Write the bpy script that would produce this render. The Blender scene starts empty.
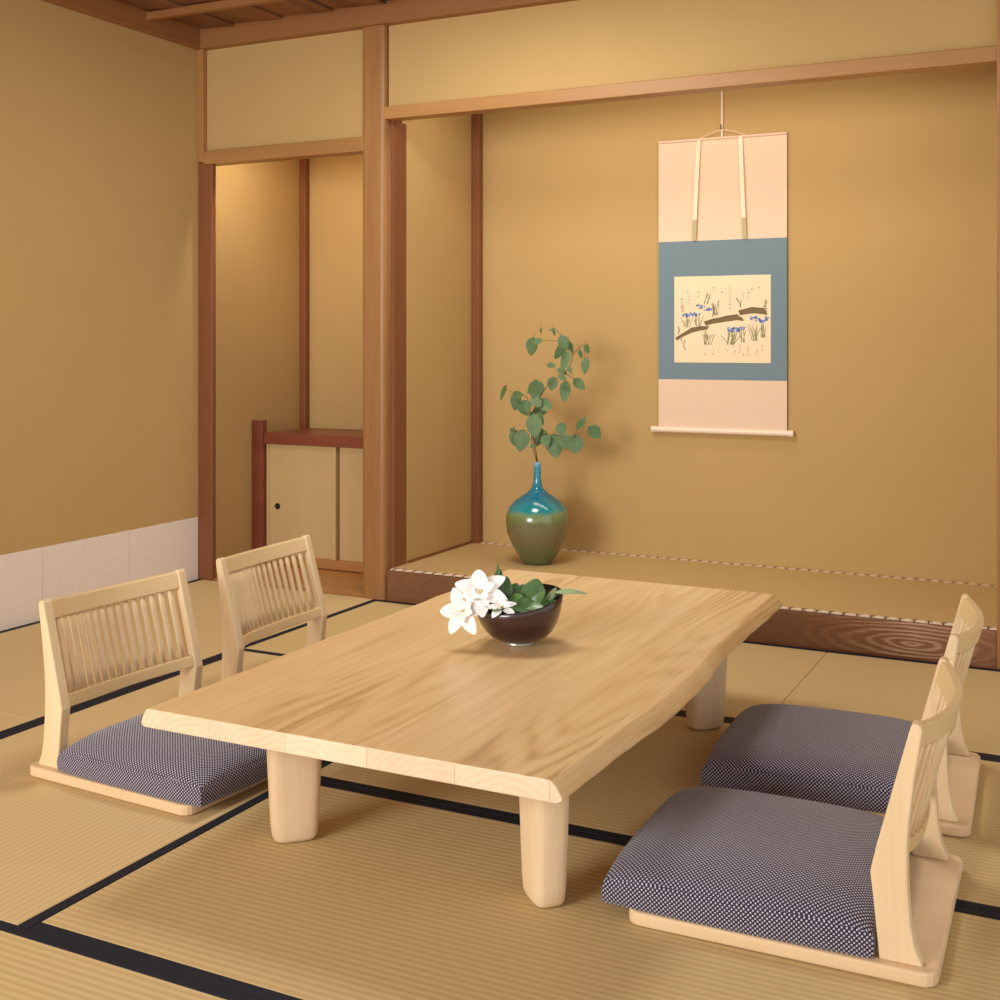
import bpy, bmesh, math, random
from mathutils import Vector, Matrix
random.seed(7)
PI = math.pi
COL = bpy.context.scene.collection

# ------------------------------------------------------------------ helpers
def s2l(c):
    c = c / 255.0
    return c / 12.92 if c <= .04045 else ((c + .055) / 1.055) ** 2.4
def rgb(r, g, b): return (s2l(r), s2l(g), s2l(b), 1)

def link(name, bm, mats, parent=None, smooth=False, bevel=0, seg=2, subsurf=0, autosmooth=None):
    me = bpy.data.meshes.new(name)
    bmesh.ops.recalc_face_normals(bm, faces=bm.faces[:])
    bm.to_mesh(me); bm.free()
    if not isinstance(mats, (list, tuple)): mats = [mats]
    for m in mats: me.materials.append(m)
    o = bpy.data.objects.new(name, me); COL.objects.link(o)
    if parent: o.parent = parent
    if bevel:
        md = o.modifiers.new('bevel', 'BEVEL'); md.width = bevel; md.segments = seg
        md.limit_method = 'ANGLE'; md.angle_limit = math.radians(35)
    if subsurf:
        md = o.modifiers.new('subsurf', 'SUBSURF'); md.levels = subsurf; md.render_levels = subsurf
    if smooth:
        for p in me.polygons: p.use_smooth = True
    return o
def tag(o, label, cat, group=None, kind=None):
    o['label'] = label; o['category'] = cat
    if group: o['group'] = group
    if kind: o['kind'] = kind
    return o
def empty(name, loc=(0, 0, 0), rz=0):
    o = bpy.data.objects.new(name, None); COL.objects.link(o)
    o.location = loc; o.rotation_euler = (0, 0, rz); o.empty_display_size = .05
    return o
def struct(name, bm, m, label=None, cat=None, **k):
    o = link(name, bm, m, **k); o['kind'] = 'structure'
    o['label'] = label or name.replace('_', ' '); o['category'] = cat or name.split('_')[0]
    return o
def NB(): return bmesh.new()
def box(bm, x0, x1, y0, y1, z0, z1, mi=0):
    v = [bm.verts.new(p) for p in ((x0,y0,z0),(x1,y0,z0),(x1,y1,z0),(x0,y1,z0),(x0,y0,z1),(x1,y0,z1),(x1,y1,z1),(x0,y1,z1))]
    for f in ((0,3,2,1),(4,5,6,7),(0,1,5,4),(1,2,6,5),(2,3,7,6),(3,0,4,7)):
        bm.faces.new([v[i] for i in f]).material_index = mi
    return bm
def loft(bm, rings, close=True, cap=True, mi=0):
    R = [[bm.verts.new(p) for p in r] for r in rings]
    n = len(R[0])
    for a, b in zip(R, R[1:]):
        for i in range(n if close else n - 1):
            j = (i + 1) % n
            bm.faces.new((a[i], a[j], b[j], b[i])).material_index = mi
    if cap:
        bm.faces.new(R[0][::-1]).material_index = mi; bm.faces.new(R[-1]).material_index = mi
    return R
def tube(bm, pts, rad, n=8, mi=0):
    pts = [Vector(p) for p in pts]
    if not isinstance(rad, (list, tuple)): rad = [rad] * len(pts)
    rings = []
    up = Vector((0, 0, 1)); t = (pts[1] - pts[0]).normalized()
    if abs(t.dot(up)) > .9: up = Vector((1, 0, 0))
    a = t.cross(up).normalized()
    for i, p in enumerate(pts):
        t = (pts[min(i + 1, len(pts) - 1)] - pts[max(i - 1, 0)]).normalized()
        a = (a - t * a.dot(t)).normalized(); b = t.cross(a)
        rings.append([p + (a * math.cos(2*PI*k/n) + b * math.sin(2*PI*k/n)) * rad[i] for k in range(n)])
    loft(bm, rings, mi=mi)
    return bm
def lathe(bm, prof, n=48, c=(0, 0, 0), mi=0, cap=True):
    rings = [[(c[0] + r*math.cos(2*PI*k/n), c[1] + r*math.sin(2*PI*k/n), c[2] + z) for k in range(n)] for r, z in prof]
    loft(bm, rings, cap=cap, mi=mi); return bm
def smoothpath(pts, k=6):
    P = [Vector(p) for p in pts]; out = []
    for i in range(len(P) - 1):
        p0, p1, p2, p3 = P[max(i-1,0)], P[i], P[i+1], P[min(i+2,len(P)-1)]
        for j in range(k):
            t = j / k
            out.append(.5*((2*p1)+(p2-p0)*t+(2*p0-5*p1+4*p2-p3)*t*t+(3*p1-p0-3*p2+p3)*t**3))
    out.append(P[-1]); return out

# ------------------------------------------------------------------ materials
class N:
    """small node-tree writer"""
    def __init__(s, name, rough=.6, spec=.4, coat=0):
        s.m = bpy.data.materials.new(name); s.m.use_nodes = True
        s.t = s.m.node_tree; s.b = s.t.nodes['Principled BSDF']
        s.b.inputs['Roughness'].default_value = rough
        s.b.inputs['Specular IOR Level'].default_value = spec
        if coat: s.b.inputs['Coat Weight'].default_value = coat; s.b.inputs['Coat Roughness'].default_value = .15
    def n(s, typ, **k):
        nd = s.t.nodes.new(typ)
        for a, b in k.items(): setattr(nd, a, b)
        return nd
    def L(s, a, b): s.t.links.new(a, b)
    def coord(s, kind='Object', scale=(1,1,1), loc=(0,0,0)):
        tc = s.n('ShaderNodeTexCoord'); mp = s.n('ShaderNodeMapping')
        mp.inputs['Scale'].default_value = scale; mp.inputs['Location'].default_value = loc
        s.L(tc.outputs[kind], mp.inputs['Vector']); return mp.outputs['Vector']
    def noise(s, vec, scale=1, detail=3, rough=.5, dist=0):
        nd = s.n('ShaderNodeTexNoise'); nd.inputs['Scale'].default_value = scale
        nd.inputs['Detail'].default_value = detail; nd.inputs['Roughness'].default_value = rough
        nd.inputs['Distortion'].default_value = dist
        s.L(vec, nd.inputs['Vector']); return nd.outputs['Fac']
    def math(s, op, a, b=None, c=None):
        nd = s.n('ShaderNodeMath', operation=op)
        for i, v in enumerate((a, b, c)):
            if v is None: continue
            if isinstance(v, (int, float)): nd.inputs[i].default_value = v
            else: s.L(v, nd.inputs[i])
        return nd.outputs[0]
    def ramp(s, fac, stops):
        nd = s.n('ShaderNodeValToRGB'); e = nd.color_ramp.elements
        while len(e) < len(stops): e.new(.5)
        for el, (p, c) in zip(e, stops): el.position = p; el.color = c
        s.L(fac, nd.inputs['Fac']); return nd.outputs['Color']
    def mix(s, fac, a, b, mode='MIX'):
        nd = s.n('ShaderNodeMix', data_type='RGBA', blend_type=mode)
        for sock, v in ((nd.inputs[0], fac), (nd.inputs[6], a), (nd.inputs[7], b)):
            if isinstance(v, (int, float, tuple)): sock.default_value = v
            else: s.L(v, sock)
        return nd.outputs[2]
    def sep(s, vec):
        nd = s.n('ShaderNodeSeparateXYZ'); s.L(vec, nd.inputs[0]); return nd.outputs
    def color(s, c):
        if isinstance(c, tuple): s.b.inputs['Base Color'].default_value = c
        else: s.L(c, s.b.inputs['Base Color'])
    def bump(s, h, strength=.2, dist=.002):
        nd = s.n('ShaderNodeBump'); nd.inputs['Strength'].default_value = strength
        nd.inputs['Distance'].default_value = dist
        s.L(h, nd.inputs['Height']); s.L(nd.outputs['Normal'], s.b.inputs['Normal'])

def mat_plain(name, c, rough=.6, spec=.4, coat=0, metal=0):
    w = N(name, rough, spec, coat); w.color(c); w.b.inputs['Metallic'].default_value = metal
    v = w.noise(w.coord(), 35, 2); w.color(w.mix(w.math('MULTIPLY', v, .12), c, (0.02,0.02,0.02,1)))
    return w.m
def mat_plaster(name, c):
    w = N(name, .92, .12)
    v = w.noise(w.coord(), 3.0, 3); f = w.noise(w.coord(scale=(120,120,420)), 1, 2)
    dk = tuple(x*.93 for x in c[:3]) + (1,)
    a = w.mix(v, c, dk); w.color(w.mix(w.math('MULTIPLY', f, .10), a, (c[0]*.55,c[1]*.5,c[2]*.4,1)))
    w.bump(f, .15, .001); return w.m
def mat_wood(name, light, dark, axis='x', fig=6, figamt=.5, streak=.5, rough=.5, spec=.35, seed=0, k=1.0, coat=0):
    w = N(name, rough, spec, coat)
    lo, hi = .9*k, 9*k
    sc = {'x': (lo, hi, hi), 'y': (hi, lo, hi), 'z': (hi, hi, lo)}[axis]
    n1 = w.noise(w.coord(scale=tuple(v*.45 for v in sc), loc=(seed, seed*.7, seed*.3)), 1, 1.5, .4)
    rings = w.math('MULTIPLY_ADD', w.math('SINE', w.math('MULTIPLY', n1, fig*6.283)), .5, .5)
    st = {'x': (4, 170, 170), 'y': (170, 4, 170), 'z': (170, 170, 4)}[axis]
    n2 = w.noise(w.coord(scale=st, loc=(seed, 0, 0)), 1, 3, .6)
    n3 = w.noise(w.coord(scale=tuple(v*.5 for v in sc), loc=(seed*2, 3, 0)), 1, 2)
    f = w.math('ADD', w.math('MULTIPLY', rings, figamt), w.math('MULTIPLY', n2, streak))
    f = w.math('ADD', f, w.math('MULTIPLY_ADD', n3, .7, -.45))
    f = w.n('ShaderNodeClamp') and w.math('MAXIMUM', w.math('MINIMUM', f, 1.0), 0.0)
    w.color(w.mix(f, light, dark)); w.bump(n2, .12, .0006); return w.m

M = {}
M['wall'] = mat_plaster('sand_plaster', rgb(193, 161, 108))
M['wall_low'] = M['wall']
M['ceil'] = mat_wood('ceiling_cedar', rgb(146, 100, 66), rgb(98, 62, 42), 'y', 4, .45, .5, .5, seed=3)
M['beam_x'] = mat_wood('cedar_beam_horizontal', rgb(180, 134, 82), rgb(140, 96, 54), 'x', 3, .2, .6, .42, seed=1)
M['cornice_x'] = mat_wood('cornice_horizontal', rgb(160, 110, 66), rgb(122, 78, 46), 'x', 3, .2, .6, .45, seed=5)
M['cornice_y'] = mat_wood('cornice_receding', rgb(156, 106, 64), rgb(118, 76, 46), 'y', 3, .2, .6, .45, seed=6)
M['post'] = mat_wood('cedar_post', rgb(178, 130, 80), rgb(126, 86, 50), 'z', 2, .3, .7, .38, seed=2)
M['post_red'] = mat_wood('dark_red_post', rgb(138, 86, 52), rgb(100, 58, 36), 'z', 2, .2, .6, .45, seed=4)
M['cab_red'] = mat_wood('shelf_cherry', rgb(138, 76, 54), rgb(92, 46, 34), 'x', 3, .3, .5, .35, seed=8)
M['floor_board'] = mat_wood('alcove_floor_board', rgb(180, 128, 78), rgb(146, 98, 56), 'x', 3, .3, .5, .35, seed=9)
M['door'] = mat_wood('pale_cedar_panel', rgb(200, 172, 122), rgb(180, 150, 100), 'z', 2, .15, .6, .6, seed=10)
M['oak'] = mat_wood('light_oak_upright', rgb(238, 214, 174), rgb(206, 174, 128), 'z', 3, .25, .55, .45, seed=11)
M['oak_y'] = mat_wood('light_oak_rail', rgb(228, 200, 152), rgb(200, 166, 114), 'y', 3, .25, .55, .45, seed=12)
M['oak_x'] = mat_wood('light_oak_base', rgb(236, 208, 168), rgb(202, 168, 124), 'x', 3, .3, .5, .45, seed=13)

def mat_table():
    w = N('glued_stave_slab', .36, .42)
    X, Y, Z = w.sep(w.coord())
    wob = w.noise(w.coord(scale=(0, 1.3, 0)), 1, 1)
    st = w.math('FLOOR', w.math('DIVIDE', w.math('ADD', w.math('ADD', X, 5.03), w.math('MULTIPLY', wob, .05)), .205))
    def vec(sx, sy, sz, k):
        c = w.n('ShaderNodeCombineXYZ')
        w.L(w.math('MULTIPLY', X, sx), c.inputs[0]); w.L(w.math('ADD', w.math('MULTIPLY', Y, sy), w.math('MULTIPLY', st, k)), c.inputs[1]); w.L(w.math('MULTIPLY', Z, sz), c.inputs[2])
        return c.outputs[0]
    n1 = w.noise(vec(4.0, .50, 6, 7.7), 1, 1.4, .4, .15)
    r = w.math('MULTIPLY_ADD', w.math('SINE', w.math('MULTIPLY', n1, 120)), .5, .5)
    r = w.math('POWER', r, 1.8)
    fine = w.noise(vec(240, 5, 240, 3.1), 1, 3, .65)
    mid = w.noise(vec(38, 1.5, 38, 5.3), 1, 3, .6)
    tone = w.noise(vec(.1, .3, .1, 13.7), 1, 1)
    mask = w.math('MAXIMUM', w.math('MULTIPLY_ADD', w.noise(vec(2.5, .9, 1, 2.3), 1, 1), 3.0, -1.2), 0.0)
    f = w.math('ADD', w.math('MULTIPLY', w.math('MULTIPLY', r, mask), .48), w.math('MULTIPLY', fine, .6))
    f = w.math('ADD', f, w.math('MULTIPLY_ADD', mid, .8, -.46)); f = w.math('ADD', f, w.math('MULTIPLY_ADD', tone, 1.1, -.52))
    w.color(w.ramp(f, [(.0, rgb(234, 204, 156)), (.45, rgb(218, 182, 128)), (1, rgb(168, 124, 72))]))
    w.bump(fine, .10, .0006); return w.m
M['table'] = mat_table()

def mat_table_end():
    w = N('slab_end_grain', .5, .35)
    X, Y, Z = w.sep(w.coord())
    u = w.math('DIVIDE', w.math('ADD', X, 5.055), .205); st = w.math('FLOOR', u); fr = w.math('SUBTRACT', u, st)
    h = w.math('FRACT', w.math('MULTIPLY', w.math('SINE', w.math('MULTIPLY', st, 12.99)), 437.5))
    dx = w.math('MULTIPLY', w.math('SUBTRACT', fr, h), .205)
    dz = w.math('ADD', w.math('SUBTRACT', Z, .30), w.math('MULTIPLY', h, .09))
    d = w.math('SQRT', w.math('ADD', w.math('MULTIPLY', dx, dx), w.math('MULTIPLY', dz, dz)))
    n = w.noise(w.coord(scale=(18, 18, 18)), 1, 3)
    r = w.math('MULTIPLY_ADD', w.math('SINE', w.math('MULTIPLY', w.math('ADD', d, w.math('MULTIPLY', n, .03)), 420)), .5, .5)
    f = w.math('ADD', w.math('MULTIPLY', r, .2), w.math('MULTIPLY', n, .4)); f = w.math('ADD', f, w.math('MULTIPLY', h, .35))
    seam = w.math('LESS_THAN', fr, .012)
    w.color(w.mix(w.math('MULTIPLY', seam, .35), w.ramp(f, [(.1, rgb(240, 220, 190)), (1, rgb(210, 182, 146))]), rgb(150, 112, 76))); return w.m
M['table_end'] = mat_table_end()
M['leg'] = mat_wood('table_leg_oak', rgb(234, 208, 172), rgb(200, 168, 128), 'z', 3, .25, .6, .5, seed=16)

def mat_toko_board():
    w = N('figured_chestnut_board', .32, .45)
    v = w.coord(scale=(1, 1, 1)); X, Y, Z = w.sep(v)
    n = w.noise(w.coord(scale=(5, 5, 26)), 1, 3, .55)
    ex = w.math('MULTIPLY', w.math('SUBTRACT', X, 3.42), .20)
    ez = w.math('SUBTRACT', Z, .058)
    d = w.math('SQRT', w.math('ADD', w.math('MULTIPLY', ex, ex), w.math('MULTIPLY', ez, ez)))
    d = w.math('ADD', d, w.math('MULTIPLY', n, .030))
    r = w.math('MULTIPLY_ADD', w.math('SINE', w.math('MULTIPLY', d, 430)), .5, .5)
    fine = w.noise(w.coord(scale=(6, 6, 260)), 1, 3)
    near = w.math('MAXIMUM', w.math('SUBTRACT', 1.0, w.math('MULTIPLY', w.math('ABSOLUTE', w.math('SUBTRACT', X, 3.42)), 2.0)), .10)
    f = w.math('ADD', w.math('MULTIPLY', w.math('MULTIPLY', w.math('POWER', r, 1.5), near), .5), w.math('MULTIPLY', fine, .45))
    f = w.math('ADD', f, w.math('MULTIPLY', near, .28))
    w.color(w.ramp(f, [(.15, rgb(108, 72, 48)), (.55, rgb(142, 100, 70)), (1, rgb(196, 160, 134))]))
    return w.m
M['toko_board'] = mat_toko_board()

def mat_tatami(name, axis, c1, c2, pitch=.0195):
    w = N(name, .62, .3)
    X, Y, Z = w.sep(w.coord())
    t = Y if axis == 'x' else X
    r = w.math('MULTIPLY_ADD', w.math('SINE', w.math('MULTIPLY', t, 2*PI/pitch)), .5, .5)
    sc = (9, 500, 9) if axis == 'x' else (500, 9, 9)
    straw = w.noise(w.coord(scale=(500, 26, 1) if axis == 'x' else (26, 500, 1)), 1, 2)
    big = w.noise(w.coord(), 2.2, 2)
    f = w.math('ADD', w.math('MULTIPLY', r, .75), w.math('MULTIPLY', straw, .3))
    a = w.mix(f, c2, c1)
    w.color(w.mix(w.math('MULTIPLY', big, .22), a, tuple(x*.78 for x in c1[:3]) + (1,)))
    w.bump(r, .22, .0015); return w.m
M['tatami_x'] = mat_tatami('tatami_weave_lengthwise', 'x', rgb(211, 186, 134), rgb(190, 162, 112))
M['tatami_y'] = mat_tatami('tatami_weave_crosswise', 'y', rgb(211, 186, 136), rgb(198, 170, 122))
M['goza'] = mat_tatami('alcove_mat_weave', 'y', rgb(202, 172, 120), rgb(188, 156, 104), .012)
M['border'] = mat_plain('navy_black_mat_border', rgb(22, 25, 38), .7, .25)

def mat_edging():
    w = N('scalloped_brocade_edging', .75, .2)
    X, Y, Z = w.sep(w.coord('UV'))
    s = w.math('ABSOLUTE', w.math('SINE', w.math('MULTIPLY', X, PI/.052)))
    fig = w.math('GREATER_THAN', w.math('ADD', w.math('MULTIPLY', s, .62), w.math('MULTIPLY', w.math('ABSOLUTE', w.math('SUBTRACT', Y, .45)), -1.0)), .06)
    n = w.noise(w.coord(scale=(200, 200, 200)), 1, 2)
    g = w.math('MULTIPLY', fig, w.math('GREATER_THAN', n, .36))
    w.color(w.mix(g, rgb(120, 78, 52), rgb(232, 214, 190))); return w.m
M['edging'] = mat_edging()

def mat_cushion():
    w = N('navy_white_dotted_weave', .9, .15)
    X, Y, Z = w.sep(w.coord('UV'))
    k = PI/.0047
    p = w.math('MULTIPLY', w.math('SINE', w.math('MULTIPLY', X, k)), w.math('SINE', w.math('MULTIPLY', Y, k)))
    mr = w.n('ShaderNodeMapRange'); w.L(p, mr.inputs[0])
    mr.inputs[1].default_value = .16; mr.inputs[2].default_value = .5
    w.color(w.mix(mr.outputs[0], rgb(46, 45, 66), rgb(196, 186, 196)))
    w.b.inputs['Sheen Weight'].default_value = .25
    w.bump(p, .4, .001); return w.m
M['cushion'] = mat_cushion()

def mat_vase():
    w = N('turquoise_to_olive_glaze', .16, .6, .4)
    X, Y, Z = w.sep(w.coord())
    n = w.noise(w.coord(scale=(14, 14, 30)), 1, 4, .6)
    sp = w.noise(w.coord(), 160, 2)
    h = w.math('ADD', w.math('MULTIPLY', Z, 2.0), w.math('MULTIPLY_ADD', n, .10, -.05))
    c = w.ramp(h, [(.0, rgb(92, 104, 66)), (.12, rgb(98, 108, 68)), (.24, rgb(116, 104, 74)), (.36, rgb(112, 112, 80)),
                   (.42, rgb(110, 118, 74)), (.485, rgb(120, 140, 92)), (.52, rgb(34, 138, 144)), (.64, rgb(12, 112, 136)),
                   (.78, rgb(20, 132, 160)), (.9, rgb(40, 146, 176)), (.945, rgb(150, 190, 216))])
    w.color(w.mix(w.math('MULTIPLY', w.math('GREATER_THAN', sp, .62), .35), c, rgb(30, 60, 60)))
    w.bump(sp, .06, .001); return w.m
M['vase'] = mat_vase()
def mat_leaf(name, a, b, rough=.4):
    w = N(name, rough, .4); n = w.noise(w.coord(), 22, 2)
    w.color(w.mix(n, a, b)); w.b.inputs['Subsurface Weight'].default_value = 0; return w.m
M['leaf'] = mat_leaf('eucalyptus_leaf', rgb(56, 92, 56), rgb(114, 136, 88), .5)
M['leaf_dark'] = mat_leaf('gardenia_leaf', rgb(44, 84, 44), rgb(108, 146, 86), .3)
M['leaf_pale'] = mat_leaf('pale_leaf', rgb(122, 152, 104), rgb(160, 178, 130), .5)
M['twig'] = mat_plain('brown_twig', rgb(98, 66, 44), .7)
M['petal'] = N('white_petal', .5, .3).m; M['petal'].node_tree.nodes['Principled BSDF'].inputs['Base Color'].default_value = (.98, .97, .95, 1)
M['stamen'] = mat_plain('cream_stamen', rgb(240, 226, 170), .6)
M['lacquer'] = mat_plain('brown_lacquer', rgb(54, 30, 29), .24, .5, .5)
M['lacquer_in'] = mat_plain('black_lacquer', rgb(24, 22, 28), .15, .5, .3)
M['silver'] = mat_plain('silver_foot_ring', rgb(190, 185, 178), .3, .5, 0, .8)
M['paper_white'] = mat_plain('white_dado_paper', rgb(236, 224, 214), .8, .2)
M['black'] = mat_plain('black_recess', rgb(14, 14, 14), .5)
def mat_cloth(name, c, c2):
    w = N(name, .85, .2)
    a = w.noise(w.coord(scale=(900, 900, 30)), 1, 2); b = w.noise(w.coord(scale=(20, 20, 700)), 1, 2)
    f = w.math('MULTIPLY', w.math('ADD', a, b), .5); w.color(w.mix(f, c, c2)); return w.m
M['silk_pink'] = mat_cloth('pale_pink_silk', rgb(235, 208, 182), rgb(222, 192, 164))
M['silk_blue'] = mat_cloth('blue_grey_silk', rgb(130, 148, 156), rgb(104, 126, 138))
M['paper'] = mat_cloth('cream_painting_paper', rgb(242, 224, 192), rgb(234, 212, 176))
M['ribbon'] = mat_cloth('cream_ribbon', rgb(250, 232, 206), rgb(238, 214, 182))
M['ribbon_end'] = mat_cloth('ribbon_end_brocade', rgb(206, 192, 150), rgb(160, 150, 116))
M['ink_brown'] = mat_plain('brown_ink', rgb(124, 106, 68), .8)
M['ink_dark'] = mat_plain('dark_ink', rgb(92, 78, 60), .8)
M['ink_faint'] = mat_plain('faint_ink', rgb(172, 150, 118), .8)
M['ink_green'] = mat_plain('grey_green_ink', rgb(140, 138, 96), .8)
M['ink_blue'] = mat_plain('blue_ink', rgb(76, 100, 170), .8)
M['ink_blue_light'] = mat_plain('light_blue_ink', rgb(120, 146, 196), .8)
M['ink_red'] = mat_plain('red_seal_ink', rgb(222, 168, 134), .8)
M['ivory'] = mat_plain('ivory_roller', rgb(246, 226, 204), .4)

# ------------------------------------------------------------------ room shell
ZC = 2.74          # ceiling boards
TB = .86           # back of the display alcove
struct('floor', box(NB(), -.1, 5.6, -6.2, 1.0, -.12, -.03), M['tatami_x'], 'underfloor below the tatami mats', 'floor')
struct('wall_left', box(NB(), -.12, 0, -6.2, 1.0, -.03, ZC+.1), M['wall'], 'tan plaster wall on the left side of the room', 'wall')
struct('wall_back', box(NB(), 0, 5.6, 0.98, 1.1, -.03, ZC+.1), M['wall'], 'outer back wall behind the alcoves', 'wall')
struct('wall_alcove_back', box(NB(), 1.12, 3.86, TB, TB+.1, 0, ZC), M['wall'], 'tan plaster back wall of the display alcove behind the scroll', 'wall')
struct('wall_alcove_right', box(NB(), 3.74, 3.86, .10, TB, 0, ZC), M['wall'], 'right side wall of the display alcove', 'wall')
struct('wall_partition', box(NB(), 1.0, 1.12, .12, TB+.1, 0, ZC), M['wall'], 'plaster side wall between the two alcoves', 'wall')
struct('wall_shelf_alcove_back', box(NB(), 0, 1.0, .90, .98, 0, ZC), M['wall'], 'plaster back wall of the shelf alcove', 'wall')
struct('wall_upper_left', box(NB(), .04, .975, .02, .08, 2.12, 2.72), M['wall'], 'plaster panel above the shelf alcove opening', 'wall')
struct('wall_upper_right', box(NB(), 1.11, 3.73, .02, .08, 2.25, 2.72), M['wall'], 'plaster panel above the display alcove beam', 'wall')
struct('wall_right_of_alcove', box(NB(), 3.84, 5.6, .02, .10, -.03, 2.72), M['wall'], 'plaster wall beyond the right alcove post', 'wall')
bm = NB()
for a, b in ((-6.2, -3.28), (-3.2785, -2.2), (-2.1985, -.9985), (-.997, -.4885), (-.487, -.004)):
    box(bm, 0, .003, a, b, 0, .312)
struct('baseboard_left', bm, M['paper_white'], 'white paper band along the foot of the left wall', 'baseboard')
# ceiling boards, lapped
bm = NB(); x = -.05; i = 0
while x < 5.6:
    w_ = .29
    v = [bm.verts.new(p) for p in ((x, -6.2, ZC+.012), (x+w_+.02, -6.2, ZC-.002), (x+w_+.02, .03, ZC-.002), (x, .03, ZC+.012),
                                   (x, -6.2, ZC+.02), (x+w_+.02, -6.2, ZC+.006), (x+w_+.02, .03, ZC+.006), (x, .03, ZC+.02))]
    for f in ((0,3,2,1),(4,5,6,7),(0,1,5,4),(1,2,6,5),(2,3,7,6),(3,0,4,7)): bm.faces.new([v[k] for k in f])
    x += w_; i += 1
struct('ceiling', bm, M['ceil'], 'brown cedar board ceiling', 'ceiling')
struct('ceiling_display_alcove', box(NB(), 1.0, 3.86, .08, 1.0, 2.50, 2.53), M['ceil'], 'board ceiling inside the display alcove', 'ceiling')
struct('ceiling_shelf_alcove', box(NB(), 0, 1.0, .08, .98, 2.42, 2.45), M['wall'], 'ceiling inside the shelf alcove', 'ceiling')
for k in range(13):
    y = -.40 - .46*k
    struct('trim_%d' % (30+k), box(NB(), .04, 5.6, y-.018, y+.018, ZC-.035, ZC), M['cornice_x'], 'thin ceiling batten crossing the boards', 'batten', bevel=.003)
struct('trim_1', box(NB(), 0, 5.6, -.035, .03, 2.653, 2.76), M['cornice_x'], 'wooden cornice along the back of the ceiling', 'cornice', bevel=.003)
struct('trim_2', box(NB(), 0, .045, -6.2, -.035, 2.653, 2.76), M['cornice_y'], 'wooden cornice along the top of the left wall', 'cornice', bevel=.003)
struct('trim_3', box(NB(), 0, .042, -.012, .06, 2.09, 2.655), M['post'], 'slim corner post above the lintel at the left', 'post', bevel=.003)
struct('trim_4', box(NB(), 0.0, .090, 0, .030, 0, 2.09), M['post_red'], 'reddish post at the left edge of the shelf alcove', 'post', bevel=.004)
struct('trim_5', box(NB(), .042, .990, -.013, .075, 2.078, 2.146), M['beam_x'], 'wooden lintel over the shelf alcove', 'beam', bevel=.004)
# main alcove post (planed round)
bm = NB(); ring = []
for k in range(24):
    a = 2*PI*k/24; ca, sa = math.cos(a), math.sin(a); n = .3
    ring.append((1.0405 + .0645*math.copysign(abs(ca)**n, ca), .07 + .08*math.copysign(abs(sa)**n, sa)))
loft(bm, [[(p[0], p[1], z) for p in ring] for z in (0, 2.655)])
struct('trim_6', bm, M['post'], 'thick cedar alcove post between the two alcoves', 'post', smooth=False)
struct('trim_7', box(NB(), 1.098, 1.1215, .05, .158, .0, 2.218), M['post_red'], 'slim jamb beside the main alcove post', 'post')
struct('trim_8', box(NB(), 1.09, 3.725, -.005, .075, 2.218, 2.276), M['beam_x'], 'wooden beam over the display alcove', 'beam', bevel=.004)
struct('trim_9', box(NB(), 3.722, 3.84, -.012, .12, 0, 2.655), M['post'], 'post at the right edge of the display alcove', 'post', bevel=.004)
struct('trim_10', box(NB(), 1.12, 1.166, TB-.045, TB, .14, 2.50), M['post_red'], 'slim reddish corner post inside the display alcove', 'post', bevel=.003)
struct('trim_11', box(NB(), 0.0, .04, .855, .90, 0, 2.42), M['post_red'], 'slim reddish corner post inside the shelf alcove', 'post', bevel=.003)
struct('trim_12', box(NB(), 1.11, 3.722, 0, .12, 0, .137), M['toko_board'], 'figured brown wooden front board of the alcove platform', 'platform edge', bevel=.003)
struct('trim_13', box(NB(), 1.11, 3.74, .12, TB, 0, .125), M['floor_board'], 'raised platform under the alcove mat', 'platform')
struct('trim_14', box(NB(), .0, .99, .01, .90, -.03, .008), M['floor_board'], 'polished wooden floor board of the shelf alcove', 'floor board', bevel=.002)
struct('trim_15', box(NB(), 1.12, 1.128, .17, TB-.045, .14, .155), M['post_red'], 'thin wooden strip at the foot of the alcove side wall', 'trim')
struct('trim_16', box(NB(), 1.11, 3.722, -.006, 0, .0, .008), M['post_red'], 'thin sill strip under the platform front', 'trim')

# alcove mat with brocade edging
def strip(name, x0, x1, y0, y1, z, m, parent):
    bm = NB(); uv = bm.loops.layers.uv.new('UVMap')
    v = [bm.verts.new(p) for p in ((x0,y0,z-.004),(x1,y0,z-.004),(x1,y1,z-.004),(x0,y1,z-.004),(x0,y0,z),(x1,y0,z),(x1,y1,z),(x0,y1,z))]
    for f in ((0,3,2,1),(4,5,6,7),(0,1,5,4),(1,2,6,5),(2,3,7,6),(3,0,4,7)):
        fa = bm.faces.new([v[k] for k in f])
        for l in fa.loops:
            l[uv].uv = (l.vert.co.x, (l.vert.co.y-y0)/(y1-y0) if f[0] in (0, 4) and f != (0,1,5,4) else .5)
    return link(name, bm, m, parent)
t = tag(empty('alcove_mat', (0, 0, 0)), 'long woven rush mat with white scalloped edging on the raised alcove platform', 'mat')
link('woven_surface', box(NB(), 1.12, 3.738, .036, TB-.03, .125, .143), M['goza'], t)
strip('edging', 1.125, 3.72, .004, .036, .1435, M['edging'], t)
strip('edging', 1.166, 3.738, TB-.030, TB-.001, .1435, M['edging'], t)

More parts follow.
